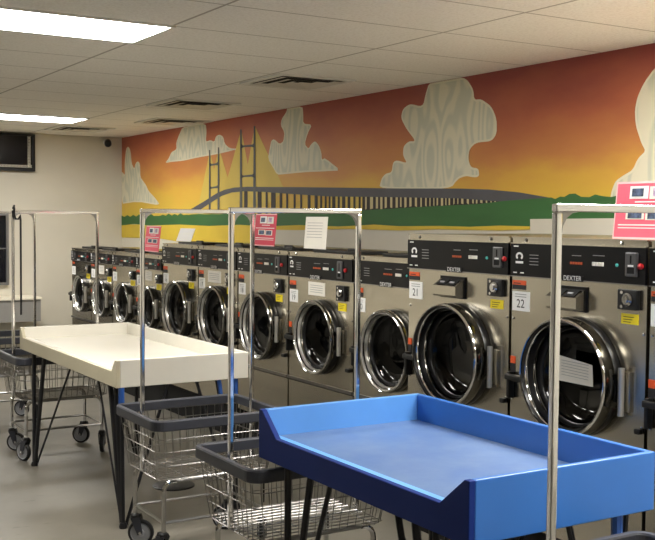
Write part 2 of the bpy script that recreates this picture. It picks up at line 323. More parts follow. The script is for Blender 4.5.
# mural
MURAL = [
('fan',1.0,[[9.494,2.282],[9.785,1.694],[9.217,1.692]]),
('fan',1.3,[[9.29,2.297],[9.59,1.693],[8.888,1.691]]),
('fan',1.6,[[8.8,2.439],[9.286,1.692],[8.497,1.689]]),
('fan',1.9,[[8.525,2.451],[8.825,1.69],[8.379,1.689],[7.932,1.852],[7.986,1.889]]),
('cloud',2,[[12.091,1.838],[12.083,2.066],[12.059,2.144],[11.998,2.149],[11.96,2.141],[11.907,2.112],[11.892,2.134],[11.9,2.227],[11.892,2.291],[11.862,2.389],[11.837,2.426],[11.792,2.441],[11.763,2.435],[11.719,2.402],[11.697,2.361],[11.675,2.268],[11.651,2.224],[11.601,2.183],[11.574,2.183],[11.545,2.225],[11.522,2.242],[11.479,2.253],[11.452,2.251],[11.413,2.233],[11.398,2.194],[11.391,2.098],[11.372,2.057],[11.319,2.03],[11.285,2.012],[11.233,1.985],[11.199,1.961],[11.148,1.916],[11.098,1.888],[10.998,1.848],[10.927,1.815],[10.813,1.756],[10.91,1.746],[11.331,1.778],[11.597,1.783],[11.967,1.767]]),
('cloud',2,[[10.633,2.209],[10.571,2.236],[10.535,2.259],[10.489,2.299],[10.446,2.316],[10.361,2.33],[10.336,2.348],[10.345,2.39],[10.333,2.419],[10.289,2.463],[10.254,2.494],[10.196,2.543],[10.133,2.562],[10.004,2.57],[9.887,2.569],[9.668,2.559],[9.592,2.538],[9.579,2.487],[9.578,2.45],[9.591,2.39],[9.574,2.372],[9.508,2.379],[9.467,2.377],[9.41,2.362],[9.384,2.368],[9.364,2.4],[9.34,2.413],[9.289,2.42],[9.256,2.417],[9.205,2.4],[9.182,2.38],[9.162,2.339],[9.133,2.315],[9.067,2.285],[9.012,2.272],[8.917,2.265],[8.905,2.26],[8.964,2.253],[9.065,2.246],[9.313,2.234],[9.467,2.228],[9.68,2.224],[9.834,2.219],[10.088,2.207],[10.224,2.204],[10.373,2.205],[10.469,2.205],[10.607,2.201]]),
('cloud',2,[[8.109,2.005],[8.155,2.046],[8.188,2.075],[8.243,2.122],[8.256,2.156],[8.24,2.21],[8.228,2.242],[8.208,2.286],[8.19,2.302],[8.159,2.307],[8.128,2.299],[8.066,2.268],[8.032,2.263],[7.992,2.275],[7.976,2.295],[7.966,2.343],[7.977,2.371],[8.017,2.407],[8.028,2.431],[8.018,2.464],[7.997,2.487],[7.943,2.521],[7.924,2.539],[7.918,2.557],[7.862,2.562],[7.702,2.557],[7.647,2.543],[7.639,2.505],[7.636,2.475],[7.635,2.424],[7.605,2.403],[7.516,2.392],[7.502,2.374],[7.547,2.331],[7.571,2.3],[7.598,2.25],[7.595,2.225],[7.557,2.199],[7.536,2.198],[7.508,2.22],[7.487,2.232],[7.451,2.245],[7.427,2.243],[7.391,2.222],[7.37,2.202],[7.342,2.163],[7.332,2.137],[7.328,2.101],[7.316,2.091],[7.284,2.099],[7.224,2.078],[7.078,2.012],[7.077,1.99],[7.223,1.992],[7.349,1.993],[7.585,1.996],[7.724,1.995],[7.899,1.992],[7.985,1.991],[8.066,1.991]]),
('cloud',2,[[6.478,1.854],[6.466,1.882],[6.459,1.896],[6.449,1.91],[6.44,1.919],[6.421,1.932],[6.41,1.938],[6.394,1.944],[6.378,1.946],[6.348,1.949],[6.334,1.953],[6.322,1.963],[6.316,1.975],[6.311,2.002],[6.306,2.015],[6.298,2.025],[6.29,2.03],[6.272,2.034],[6.259,2.035],[6.237,2.033],[6.214,2.029],[6.167,2.019],[6.149,2.016],[6.14,2.02],[6.144,2.028],[6.164,2.05],[6.173,2.062],[6.179,2.077],[6.18,2.089],[6.178,2.113],[6.175,2.125],[6.167,2.137],[6.156,2.145],[6.134,2.157],[6.12,2.162],[6.102,2.166],[6.085,2.166],[6.053,2.164],[6.044,2.167],[6.048,2.179],[6.064,2.195],[6.108,2.231],[6.13,2.25],[6.153,2.272],[6.168,2.289],[6.192,2.318],[6.202,2.333],[6.207,2.35],[6.206,2.364],[6.197,2.387],[6.189,2.398],[6.176,2.409],[6.161,2.417],[6.13,2.427],[6.11,2.431],[6.081,2.43],[6.052,2.425],[5.996,2.412],[5.97,2.41],[5.948,2.416],[5.937,2.427],[5.927,2.457],[5.921,2.474],[5.912,2.494],[5.904,2.511],[5.888,2.542],[5.868,2.556],[5.824,2.566],[5.77,2.57],[5.656,2.57],[5.602,2.569],[5.553,2.566],[5.525,2.561],[5.49,2.551],[5.472,2.543],[5.452,2.531],[5.437,2.518],[5.412,2.49],[5.401,2.476],[5.392,2.458],[5.387,2.444],[5.384,2.419],[5.379,2.408],[5.37,2.4],[5.358,2.397],[5.332,2.396],[5.316,2.394],[5.295,2.387],[5.275,2.377],[5.238,2.357],[5.219,2.345],[5.2,2.327],[5.187,2.311],[5.168,2.28],[5.16,2.262],[5.153,2.24],[5.151,2.222],[5.15,2.189],[5.151,2.173],[5.157,2.156],[5.165,2.145],[5.183,2.128],[5.197,2.121],[5.221,2.115],[5.248,2.114],[5.305,2.114],[5.332,2.113],[5.359,2.108],[5.376,2.102],[5.4,2.088],[5.411,2.079],[5.421,2.066],[5.425,2.053],[5.43,2.029],[5.43,2.016],[5.428,2.001],[5.424,1.99],[5.414,1.971],[5.406,1.962],[5.393,1.954],[5.379,1.95],[5.35,1.946],[5.337,1.942],[5.327,1.935],[5.323,1.926],[5.32,1.907],[5.321,1.899],[5.326,1.892],[5.333,1.889],[5.349,1.886],[5.36,1.886],[5.376,1.887],[5.393,1.889],[5.427,1.894],[5.446,1.896],[5.467,1.895],[5.484,1.893],[5.514,1.886],[5.531,1.881],[5.55,1.87],[5.567,1.859],[5.597,1.834],[5.642,1.824],[5.747,1.817],[5.882,1.817],[6.193,1.824],[6.337,1.83],[6.446,1.841]]),
('cloud',2,[[3.893,2.406],[3.917,2.382],[3.93,2.369],[3.943,2.352],[3.954,2.338],[3.97,2.312],[3.979,2.297],[3.987,2.279],[3.992,2.264],[3.998,2.237],[4.001,2.222],[4.002,2.202],[4.001,2.185],[3.998,2.153],[3.994,2.135],[3.988,2.113],[3.98,2.093],[3.964,2.057],[3.956,2.039],[3.947,2.022],[3.94,2.012],[3.93,1.997],[3.927,1.99],[3.93,1.98],[3.938,1.973],[3.958,1.959],[3.968,1.95],[3.978,1.939],[3.986,1.927],[3.998,1.905],[4.006,1.894],[4.017,1.884],[4.028,1.877],[4.05,1.868],[4.062,1.863],[4.077,1.856],[4.09,1.85],[4.113,1.838],[4.125,1.83],[4.137,1.818],[4.144,1.805],[4.156,1.779],[4.161,1.766],[4.164,1.753],[4.166,1.745],[4.165,1.733],[4.121,1.727],[3.991,1.721],[3.826,1.718],[3.482,1.714],[3.339,1.722],[3.231,1.75],[3.191,1.788],[3.174,1.874],[3.173,1.924],[3.188,1.988],[3.214,2.046],[3.278,2.155],[3.316,2.212],[3.367,2.27],[3.412,2.31],[3.5,2.374],[3.547,2.404],[3.6,2.43],[3.641,2.443],[3.71,2.456],[3.745,2.46],[3.781,2.459],[3.804,2.454],[3.84,2.439],[3.859,2.43],[3.879,2.418]]),
('deck',5,[[10.037,1.674],[9.614,1.774],[9.332,1.847],[9.152,1.879],[8.933,1.896],[8.661,1.897],[8.381,1.889],[7.687,1.872],[6.824,1.848],[6.217,1.83],[5.519,1.815],[5.21,1.802],[4.927,1.779],[4.637,1.74],[4.636,1.709],[5.065,1.72],[5.518,1.748],[6.216,1.765],[7.196,1.785],[7.949,1.822],[8.38,1.845],[8.722,1.856],[8.997,1.849],[9.218,1.819],[9.495,1.748],[9.76,1.674]]),
('pier',4,[[8.732,1.868],[8.66,1.867],[8.658,1.634],[8.73,1.634]]),
('pier',4,[[8.459,1.863],[8.381,1.861],[8.378,1.634],[8.457,1.634]]),
('pier',4,[[8.303,1.86],[8.265,1.859],[8.262,1.634],[8.301,1.634]]),
('pier',4,[[8.199,1.858],[8.114,1.856],[8.112,1.634],[8.196,1.634]]),
('pier',4,[[8.041,1.855],[7.995,1.854],[7.992,1.634],[8.038,1.634]]),
('pier',4,[[7.923,1.852],[7.887,1.852],[7.884,1.634],[7.92,1.634]]),
('pier',4,[[7.79,1.85],[7.755,1.849],[7.753,1.634],[7.787,1.634]]),
('pier',4,[[7.678,1.847],[7.644,1.847],[7.641,1.635],[7.675,1.635]]),
('pier',4,[[7.551,1.845],[7.502,1.844],[7.498,1.635],[7.548,1.635]]),
('pier',4,[[7.436,1.843],[7.387,1.842],[7.384,1.635],[7.433,1.635]]),
('pier',4,[[7.347,1.841],[7.315,1.84],[7.312,1.635],[7.344,1.635]]),
('pier',4,[[7.276,1.84],[7.244,1.839],[7.241,1.635],[7.272,1.635]]),
('pier',3,[[7.212,1.806],[5.014,1.732],[5.014,1.713],[5.411,1.696],[5.851,1.685],[6.473,1.666],[7.21,1.643]]),
('fan',4,[[7.181,1.805],[7.156,1.805],[7.154,1.666],[7.179,1.661]]),
('fan',4,[[7.106,1.804],[7.072,1.804],[7.07,1.669],[7.103,1.662]]),
('fan',4,[[7.039,1.803],[7.006,1.802],[7.004,1.666],[7.037,1.666]]),
('fan',4,[[6.957,1.802],[6.925,1.801],[6.922,1.672],[6.955,1.672]]),
('fan',4,[[6.884,1.8],[6.84,1.8],[6.838,1.677],[6.881,1.67]]),
('fan',4,[[6.808,1.799],[6.765,1.798],[6.763,1.674],[6.806,1.67]]),
('fan',4,[[6.734,1.798],[6.712,1.798],[6.71,1.68],[6.732,1.678]]),
('slat',4,[[6.673,1.797],[6.65,1.797],[6.648,1.683],[6.67,1.676]]),
('slat',4,[[6.605,1.796],[6.564,1.795],[6.562,1.685],[6.603,1.679]]),
('slat',4,[[6.526,1.795],[6.496,1.794],[6.494,1.685],[6.524,1.684]]),
('slat',4,[[6.467,1.794],[6.437,1.793],[6.435,1.68],[6.464,1.68]]),
('slat',4,[[6.408,1.793],[6.379,1.792],[6.377,1.691],[6.406,1.685]]),
('slat',4,[[6.336,1.791],[6.308,1.791],[6.306,1.687],[6.334,1.692]]),
('slat',4,[[6.266,1.79],[6.238,1.79],[6.236,1.69],[6.264,1.689]]),
('slat',4,[[6.21,1.789],[6.191,1.789],[6.189,1.693],[6.208,1.696]]),
('slat',4,[[6.156,1.788],[6.129,1.788],[6.127,1.694],[6.154,1.689]]),
('slat',4,[[6.094,1.787],[6.067,1.787],[6.065,1.698],[6.092,1.695]]),
('slat',4,[[6.027,1.786],[6.001,1.786],[5.999,1.693],[6.025,1.7]]),
('slat',4,[[5.961,1.785],[5.943,1.785],[5.942,1.695],[5.959,1.693]]),
('slat',4,[[5.904,1.784],[5.887,1.784],[5.885,1.695],[5.903,1.702]]),
('slat',4,[[5.854,1.784],[5.841,1.783],[5.84,1.695],[5.852,1.7]]),
('slat',4,[[5.809,1.783],[5.797,1.783],[5.795,1.697],[5.807,1.703]]),
('slat',4,[[5.771,1.782],[5.754,1.782],[5.753,1.705],[5.77,1.701]]),
('slat',4,[[5.723,1.781],[5.698,1.781],[5.696,1.701],[5.721,1.699]]),
('slat',4,[[5.673,1.781],[5.661,1.78],[5.659,1.701],[5.672,1.706]]),
('slat',4,[[5.637,1.78],[5.62,1.78],[5.619,1.704],[5.635,1.704]]),
('slat',4,[[5.584,1.779],[5.572,1.779],[5.571,1.713],[5.583,1.706]]),
('slat',4,[[5.542,1.778],[5.53,1.778],[5.529,1.713],[5.54,1.708]]),
('slat',4,[[5.5,1.778],[5.477,1.777],[5.475,1.709],[5.499,1.714]]),
('slat',4,[[5.442,1.777],[5.419,1.776],[5.417,1.707],[5.44,1.716]]),
('slat',4,[[5.384,1.776],[5.369,1.776],[5.367,1.712],[5.383,1.715]]),
('slat',4,[[5.346,1.775],[5.331,1.775],[5.329,1.713],[5.345,1.712]]),
('slat',4,[[5.302,1.774],[5.28,1.774],[5.278,1.713],[5.301,1.718]]),
('slat',4,[[5.247,1.774],[5.232,1.773],[5.23,1.712],[5.245,1.718]]),
('slat',4,[[5.199,1.773],[5.188,1.773],[5.187,1.714],[5.198,1.719]]),
('slat',4,[[5.16,1.772],[5.146,1.772],[5.145,1.721],[5.159,1.718]]),
('slat',4,[[5.114,1.771],[5.099,1.771],[5.098,1.722],[5.112,1.716]]),
('slat',4,[[5.078,1.771],[5.057,1.77],[5.056,1.716],[5.077,1.72]]),
('tower',6,[[9.508,2.283],[9.48,2.282],[9.466,1.663],[9.513,1.663]]),
('tower',6,[[9.304,2.298],[9.276,2.296],[9.263,1.663],[9.308,1.663]]),
('tower',6,[[9.493,2.158],[9.446,2.141],[9.335,2.146],[9.289,2.164],[9.289,2.12],[9.357,2.125],[9.422,2.124],[9.493,2.118]]),
('tower',6,[[9.491,1.926],[9.444,1.912],[9.333,1.919],[9.287,1.936],[9.287,1.896],[9.356,1.898],[9.421,1.896],[9.491,1.89]]),
('tower',6,[[8.817,2.44],[8.784,2.438],[8.764,1.662],[8.822,1.662]]),
('tower',6,[[8.541,2.453],[8.509,2.45],[8.489,1.661],[8.545,1.662]]),
('tower',6,[[8.799,2.309],[8.757,2.286],[8.563,2.284],[8.523,2.307],[8.523,2.253],[8.583,2.265],[8.736,2.27],[8.799,2.258]]),
('tower',6,[[8.796,2.027],[8.754,2.005],[8.56,2.008],[8.52,2.031],[8.52,1.977],[8.58,1.988],[8.734,1.989],[8.796,1.976]]),
('green',7,[[12.104,1.606],[12.002,1.624],[11.901,1.609],[11.801,1.63],[11.703,1.611],[11.606,1.633],[11.511,1.614],[11.416,1.639],[11.323,1.616],[11.231,1.636],[11.141,1.618],[11.051,1.642],[10.963,1.621],[10.876,1.622],[10.79,1.623],[10.705,1.635],[10.621,1.625],[10.538,1.648],[10.456,1.627],[10.375,1.643],[10.295,1.629],[10.217,1.651],[10.139,1.631],[10.062,1.634],[9.986,1.633],[9.935,1.638],[9.762,1.643],[9.594,1.639],[9.431,1.643],[9.271,1.641],[9.116,1.647],[8.965,1.643],[8.818,1.649],[8.674,1.644],[8.534,1.645],[8.398,1.645],[8.264,1.648],[8.134,1.647],[8.007,1.65],[7.883,1.648],[7.762,1.656],[7.643,1.649],[7.527,1.656],[7.413,1.65],[7.303,1.652],[7.194,1.651],[7.117,1.663],[6.749,1.67],[6.407,1.68],[5.851,1.696],[5.308,1.709],[5.062,1.726],[4.83,1.736],[4.697,1.74],[4.637,1.743],[4.603,1.733],[4.561,1.747],[4.528,1.744],[4.487,1.761],[4.438,1.763],[4.389,1.743],[4.326,1.74],[4.28,1.755],[4.226,1.745],[4.158,1.739],[4.063,1.754],[3.955,1.736],[3.851,1.745],[3.685,1.732],[3.437,1.744],[3.206,1.73],[3.203,1.626],[4.818,1.612],[4.816,1.567],[5.106,1.569],[5.407,1.558],[5.734,1.561],[6.211,1.554],[6.539,1.563],[7.039,1.543],[7.682,1.549],[8.223,1.533],[8.823,1.541],[9.493,1.523],[10.246,1.531],[11.098,1.513],[11.567,1.526],[12.104,1.505]]),
('sand',6.5,[[12.104,1.515],[9.985,1.539],[8.535,1.551],[7.193,1.558],[6.539,1.571],[5.734,1.57],[4.817,1.575],[4.816,1.547],[5.105,1.537],[5.733,1.536],[6.211,1.522],[6.89,1.525],[7.682,1.506],[8.535,1.5],[8.533,1.301],[9.147,1.311],[9.984,1.335],[10.802,1.371],[12.105,1.359]]),
('white',7.5,[[4.818,1.612],[3.203,1.629],[3.199,1.517],[4.814,1.482]]),
]
mu = MB()
mu.poly([(WX-.001, BY, 1.6), (WX-.001, 1.2, 1.6), (WX-.001, 1.2, H), (WX-.001, BY, H)], PM['sunset'])
def clip(p): return [(min(y, BY-.002), min(z, H-.002)) for y, z in p]
for m, l, p in MURAL:
    p = clip(p); x = WX-.001-.0008*l
    def flat(q, xx, mm):
        vs = [Vector((y, z, 0)) for y, z in q]
        mu.add([(xx, y, z) for y, z in q], [list(t) for t in tessellate_polygon([vs])], mm)
    if m == 'cloud':
        flat(p, x, PM['cloud_edge'])
        n = len(p); area = sum(p[i][0]*p[(i+1)%n][1]-p[(i+1)%n][0]*p[i][1] for i in range(n)); sg = 1 if area > 0 else -1
        q = []
        for i in range(n):     # the swirl field, drawn a little inside the pale outline
            a = Vector(p[i-1]); c = Vector(p[i]); d = Vector(p[(i+1)%n])
            e1 = (c-a).normalized(); e2 = (d-c).normalized()
            nn = Vector((-(e1.y+e2.y), e1.x+e2.x)); nn = nn.normalized() if nn.length > .05 else Vector((-e1.y, e1.x))
            t = c + nn*sg*.014; q.append((t.x, min(t.y, H-.003)))
        flat(q, x-.0008, PM['cloud'])
    else: flat(p, x, PM[m])
tag(mu.build('wall_mural'), 'painted sunset mural of clouds, grey cable bridge and green shore above the washers', 'mural')

# ------------------------------------------------------------------ ceiling fittings
M['lamp'] = mat('lit_diffuser', (255,252,246), .5, emit=1.)
M['lamp'].node_tree.nodes['Principled BSDF'].inputs['Emission Strength'].default_value = 36.0
def troffer(x0, y0, label):
    t = thing('ceiling_light', (x0, y0, H), label, 'light', 'fluorescent ceiling panels')
    b = MB(); w, l = 1.22, .57
    for a in ((0,w,0,.02),(0,w,l-.02,l),(0,.02,.02,l-.02),(w-.02,w,.02,l-.02)): b.box(a[0],a[1],a[2],a[3],-.012,-.001,'troffer_frame')
    b.build('light_frame', t)
    b = MB(); b.box(.02, w-.02, .02, l-.02, -.008, -.002, 'lamp'); b.build('diffuser', t)
LIGHTS = [(.85, 4.85, 'lit fluorescent ceiling panel at top left, the larger and nearer one'),
          (2.07, 9.81, 'lit fluorescent ceiling panel farther back, above the white back wall'),
          (2.07, 1.19, 'lit fluorescent ceiling panel above the camera side of the blue table'),
          (2.07, -1.27, 'lit fluorescent ceiling panel behind the viewer'),
          (2.9, 2.42, 'added unseen ceiling panel over the big washers, brightening the mural wall'),  # added out of view to brighten the right of the mural wall
          (-1.62, 9.81, 'added unseen ceiling panel at the far left, lighting the back wall'),  # this and the next two: added to brighten back wall and steel reflections
          (-4.08, 9.81, 'added unseen ceiling panel deep in the far left corner, lighting the back wall'),
          (-6.54, 9.81, 'added unseen ceiling panel by the far end of the left wall')]
for l in LIGHTS: troffer(*l)
def vent(x0, y0, label):
    t = thing('ceiling_vent', (x0, y0, H), label, 'vent', 'square ceiling air vents')
    s = .6; b = MB()
    for a in ((0,s,0,.05),(0,s,s-.05,s),(0,.05,.05,s-.05),(s-.05,s,.05,s-.05)): b.box(a[0],a[1],a[2],a[3],-.01,-.001,'troffer_frame')
    b.build('vent_frame', t)
    b = MB(); b.box(.05, s-.05, .05, s-.05, -.004, -.001, 'gap'); b.build('vent_backing', t)
    c = s/2
    for ro in (.25, .165, .08):
        ri = ro-.062; b = MB()
        o = [(c-ro,c-ro,-.016),(c+ro,c-ro,-.016),(c+ro,c+ro,-.016),(c-ro,c+ro,-.016)]
        i = [(c-ri,c-ri,-.007),(c+ri,c-ri,-.007),(c+ri,c+ri,-.007),(c-ri,c+ri,-.007)]
        b.add(o+i, [(k,(k+1)%4,4+(k+1)%4,4+k) for k in range(4)], 'vent_blade'); b.build('louvre', t)
M['vent_blade'] = mat('vent_blade', (205,200,190), .5)
vent(3.31, 6.03, 'square ceiling vent nearest the viewer, above washers by the bridge')
vent(3.3, 7.78, 'square ceiling vent, second from the viewer along the mural')
vent(3.79, 9.35, 'square ceiling vent close to the mural top, third from the viewer')
vent(3.29, 10.75, 'square ceiling vent farthest back, by the white back wall')

# security camera
t = thing('security_camera', (4.22, BY-.012, 2.5), 'small black security camera high on white wall beside the mural corner', 'camera')
b = MB(); b.lathe((0,.012,0), (0,-1,0), [(.035,0),(.035,.02),(.02,.03)], 'troffer_frame', 16, True, True); b.tube([(0,-.01,0),(0,-.05,.005),(-.01,-.08,.0)], .012, 'troffer_frame'); b.build('mount', t)
b = MB(); b.lathe((-.0,-.06,-.005), (-.35,-1,-.3), [(.0,-.0),(.038,0),(.042,.05),(.042,.1),(.03,.115),(.0,.115)], 'black', 16); b.build('housing', t)

# dark screen with mesh surround on the back wall
t = thing('wall_screen', (2.1, BY-.07, 2.12), 'black framed dark screen with pale zigzag mesh edge, high on white back wall', 'screen')
b = MB(); W_, H_ = 1.255, .425
for a in ((0,W_,0,.025),(0,W_,H_-.025,H_),(0,.025,.025,H_-.025),(W_-.025,W_,.025,H_-.025)): b.box(a[0],a[1],0,.07,a[2],a[3],'black')
b.build('frame', t)
b = MB(); b.box(.025, W_-.025, .02, .03, .025, H_-.025, 'screen'); b.build('screen_glass', t)
b = MB()
k = .028
y = .012
for i in range(11):
    z = .05+i*.033; b.tube([(W_-.05,y,z),(W_-.085,y,z+.0165),(W_-.05,y,z+.033)], .004, 'paper', 4); b.tube([(W_-.085,y,z),(W_-.05,y,z+.0165),(W_-.085,y,z+.033)], .004, 'paper', 4)
for i in range(33):
    x = .03+i*.036; b.tube([(x,y,.04),(x+.018,y,.07),(x+.036,y,.04)], .004, 'paper', 4); b.tube([(x,y,.07),(x+.018,y,.04),(x+.036,y,.07)], .004, 'paper', 4)
b.build('mesh_edge', t)

# grey framed dark panel over the counter
t = thing('framed_panel', (2.2, BY-.05, .82), 'tall dark panel in slim grey metal frame on back wall at left edge', 'panel')
b = MB(); W_, H_ = .855, .82
for a in ((0,W_,0,.03),(0,W_,H_-.03,H_),(0,.03,.03,H_-.03),(W_-.03,W_,.03,H_-.03)): b.box(a[0],a[1],0,.05,a[2],a[3],'alu')
b.box(.03, W_-.03, .005, .02, .41, .425, 'alu'); b.build('frame', t)
b = MB(); b.box(.03, W_-.03, .02, .05, .03, H_-.03, 'screen'); b.build('dark_pane', t)

# counter against the back wall
t = thing('wall_counter', (0, 0, 0), 'cream topped counter with grey apron along the white back wall, far left', 'counter')
b = MB(); b.rbox(.9, 3.32, 11.56, BY-.001, .675, .7, 'counter_top', .004); b.build('counter_top', t)
b = MB(); b.box(.92, 3.31, 11.58, 11.6, .43, .675, 'counter_front'); b.box(3.29, 3.31, 11.6, BY-.001, .43, .675, 'counter_front'); b.build('apron', t)
for x in (1.0, 2.6):
    for y in (11.66, 11.93):
        b = MB(); b.tube([(x,y,0),(x,y,.675)], .02, 'leg', 8); b.build('leg', t)

# ------------------------------------------------------------------ washers
G = dict(
 big=dict(X=3.13, dep=.95, top=1.53, p0=1.3565, p1=1.4995, ring=(.416,.955,.25,.10), bot=.0, seam=.57,
          num=(.014,.126,1.200,1.287), ora=(.014,.098,1.296,1.336), lock=(.645,.744,1.255,1.335), yel=(.652,.738,1.198,1.239),
          logo=(.038,.098,1.412,1.462), disp=(.378,.45), but=(.505,.568), led=.635, coin=(.682,.742,1.386,1.481), redb=.757, brand=(.345,.445),
          latch=(.805,.925), ora2=(.0,.038,.962,.994), hinge=(.655,.715,.835,1.025), oval=(.768,.786), tw=.05),
 mid=dict(X=3.3, dep=.78, top=1.392, p0=1.232, p1=1.364, ring=(.392,.872,.232,.07), bot=.0, seam=.556,
          num=(.018,.120,1.065,1.146), ora=(.018,.092,1.152,1.204), lock=(.585,.68,1.112,1.204), yel=(.588,.675,1.052,1.100),
          logo=(.035,.085,1.29,1.335), disp=(.32,.41), but=(.44,.5), led=.545, coin=(.6,.655,1.245,1.35), redb=.685, brand=(.29,.4),
          latch=(.745,.86), ora2=(.005,.04,.9,.935), hinge=(.615,.665,.785,.955), oval=(.72,.706), tw=.05),
 small=dict(X=3.3, dep=.7, top=1.288, p0=1.166, p1=1.258, ring=(.338,.838,.184,.052), bot=.0, seam=.568,
          num=(.02,.118,1.018,1.1), ora=(.02,.09,1.108,1.145), lock=(.48,.565,1.055,1.13), yel=(.475,.57,1.0,1.046),
          logo=(.03,.07,1.2,1.24), disp=(.25,.31), but=(.34,.39), led=.42, coin=(.47,.515,1.175,1.25), redb=.545, brand=(.22,.31),
          latch=(.745,.84), ora2=(.005,.035,.87,.9), hinge=(.5,.54,.76,.92), oval=(.55,.69), tw=.035))
WREF = dict(big=.787, mid=.76, small=.605)

def washer(kind, L, R, number, label, paper=None, door_paper=False, group='stainless coin washers in a row below the mural'):
    g = G[kind]; W = L-R; GAP = .009; k = W/WREF[kind]
    t = thing('washing_machine', (g['X'], L, 0), label, 'washing machine', group)
    P = lambda u, d, z: (-d, -u, z)                      # u to the right along the front, d out of the front
    cx, cz, rr, pr = g['ring']; cx *= k; g = dict(g)
    for q in ('num','ora','logo'): g[q] = tuple(v for v in g[q])
    sh = W-WREF[kind]
    def plate(b, u0, u1, z0, z1, m, d=.003, d0=0): b.box(-d, -d0, -u1, -u0, z0, z1, m)
    top, seam, dep = g['top'], g['seam'], g['dep']
    # ---- cabinet
    b = MB(); u0, u1 = GAP, W-GAP
    hr = rr*.83; z0, z1 = seam+.008, top
    ang = sorted(set([2*math.pi*i/48 for i in range(48)] + [math.atan2(z-cz, u-cx) % (2*math.pi) for u in (u0,u1) for z in (z0,z1)]))
    inn = []; out = []
    for a in ang:
        c_, s_ = math.cos(a), math.sin(a); tt = 1e9
        if c_ > 1e-9: tt = min(tt, (u1-cx)/c_)
        if c_ < -1e-9: tt = min(tt, (u0-cx)/c_)
        if s_ > 1e-9: tt = min(tt, (z1-cz)/s_)
        if s_ < -1e-9: tt = min(tt, (z0-cz)/s_)
        inn.append(P(cx+c_*hr, 0, cz+s_*hr)); out.append(P(cx+c_*tt, 0, cz+s_*tt))
    n = len(ang); b.add(inn+out, [(i,(i+1)%n,n+(i+1)%n,n+i) for i in range(n)], 'steel')
    # sides, top, back of the cabinet
    b.add([P(u0,0,z0),P(u0,0,z1),P(u0,-dep,z1),P(u0,-dep,z0)], [(0,1,2,3)], 'steel')
    b.add([P(u1,0,z0),P(u1,0,z1),P(u1,-dep,z1),P(u1,-dep,z0)], [(0,1,2,3)], 'steel')
    b.add([P(u0,0,z1),P(u1,0,z1),P(u1,-dep,z1),P(u0,-dep,z1)], [(0,1,2,3)], 'steel')
    b.add([P(u0,-dep,z0),P(u1,-dep,z0),P(u1,-dep,z1),P(u0,-dep,z1)], [(0,1,2,3)], 'steel')
    b.add([P(u0,-.02,z0),P(u1,-.02,z0),P(u1,-dep,z0),P(u0,-dep,z0)], [(0,1,2,3)], 'gap')
    # rolled ledge over the lower panel, top trim and screws
    b.box(-.012, .02, -u1, -u0, z0, z0+.018, 'chrome_wire')
    b.box(-.008, 0, -u1, -u0, top-.006, top, 'steel')
    for u in (.12*W, .82*W): b.lathe(P(u,0,(top+g['p1'])/2), (-1,0,0), [(.008,0),(.008,.004),(0,.006)], 'chrome', 10)
    for z in (1.165 if kind == 'big' else 1.0, .8): 
        for u in (u0+.012, u1-.012): b.lathe(P(u,0,z), (-1,0,0), [(.006,0),(.006,.004),(0,.005)], 'chrome', 8)
    b.build('cabinet', t)
    b = MB(); b.box(0, dep-.02, -u1, -u0, .245, seam, 'steel'); b.build('lower_panel', t)
    b = MB(); b.box(.04, dep-.05, -u1, -u0, 0, .243, 'gap'); b.build('plinth', t, label='black plinth')
    # ---- drum
    b = MB(); b.lathe(P(cx,0,cz), (1,0,0), [(hr,0.0),(hr*1.02,.06),(hr*1.05,.07),(hr*1.05,.4),(0,.42)], 'steel_dark', 40)
    for i in range(3):
        a = .6+i*2.094; q = Vector((0, math.cos(a), math.sin(a)))
        b.tube([Vector(P(cx,-.1,cz))+q*hr*.98, Vector(P(cx,-.38,cz))+q*hr*.98], .03, 'steel_dark', 6)
    b.build('drum', t)
    # ---- door
    b = MB(); r = rr
    b.lathe(P(cx,0,cz), (-1,0,0), [(r*.99,.002),(r*1.0,.02),(r*.985,.035),(r*.97,.04)], 'gasket', 48)
    A_ = lambda pf, mm: b.lathe(P(cx,0,cz), (-1,0,0), pf, mm, 56)
    A_([(r*.97,.03),(r*.995,.04),(r*1.0,pr*.6),(r*.995,pr*.78),(r*.985,pr*.9)], 'door_steel')
    A_([(r*.985,pr*.9),(r*.975,pr*.97),(r*.96,pr),(r*.945,pr*.98),(r*.94,pr*.93)], 'chrome')
    A_([(r*.94,pr*.93),(r*.925,pr*.86),(r*.915,pr*.82)], 'gasket' if kind == 'big' else 'ring_bright')
    A_([(r*.915,pr*.82),(r*.905,pr*.84),(r*.89,pr*.8),(r*.885,pr*.7)], 'chrome')
    A_([(r*.885,pr*.7),(r*.875,pr*.55),(r*.86,pr*.45)], 'gasket' if kind == 'big' else 'ring_bright')
    A_([(r*.86,pr*.45),(r*.85,pr*.46),(r*.838,pr*.4),(r*.83,pr*.3)], 'door_steel')
    A_([(r*.83,pr*.3),(r*.82,pr*.14),(r*.80,pr*.06),(r*.785,pr*.04)], 'gasket')
    door = b.build('door', t)
    b = MB(); b.lathe(P(cx,0,cz), (-1,0,0), [(r*.80,pr*.05),(r*.77,-pr*.1),(r*.70,-pr*.24),(r*.5,-pr*.36),(r*.25,-pr*.42),(.0,-pr*.44)], 'glass', 48); b.build('door_glass', door)
    h0, h1, hz0, hz1 = g['hinge']; h0 *= k; h1 *= k
    b = MB(); b.rbox(-.012, -.001, -h1, -h0-.004, hz0+.015, hz1-.015, 'steel', .003); b.tube([P(h0+.03,.03,hz0),P(h0+.03,.03,hz1)], .013, 'hinge_steel', 10)
    for z in (hz0+.03, hz1-.05): b.box(-.036, -.006, -h0-.028, -h0+.03, z, z+.022, 'door_steel')
    b.build('hinge', door)
    l0, l1 = g['latch']
    b = MB(); b.rbox(-.032, 0, -.034, -.014, l0, l1, 'black', .006)
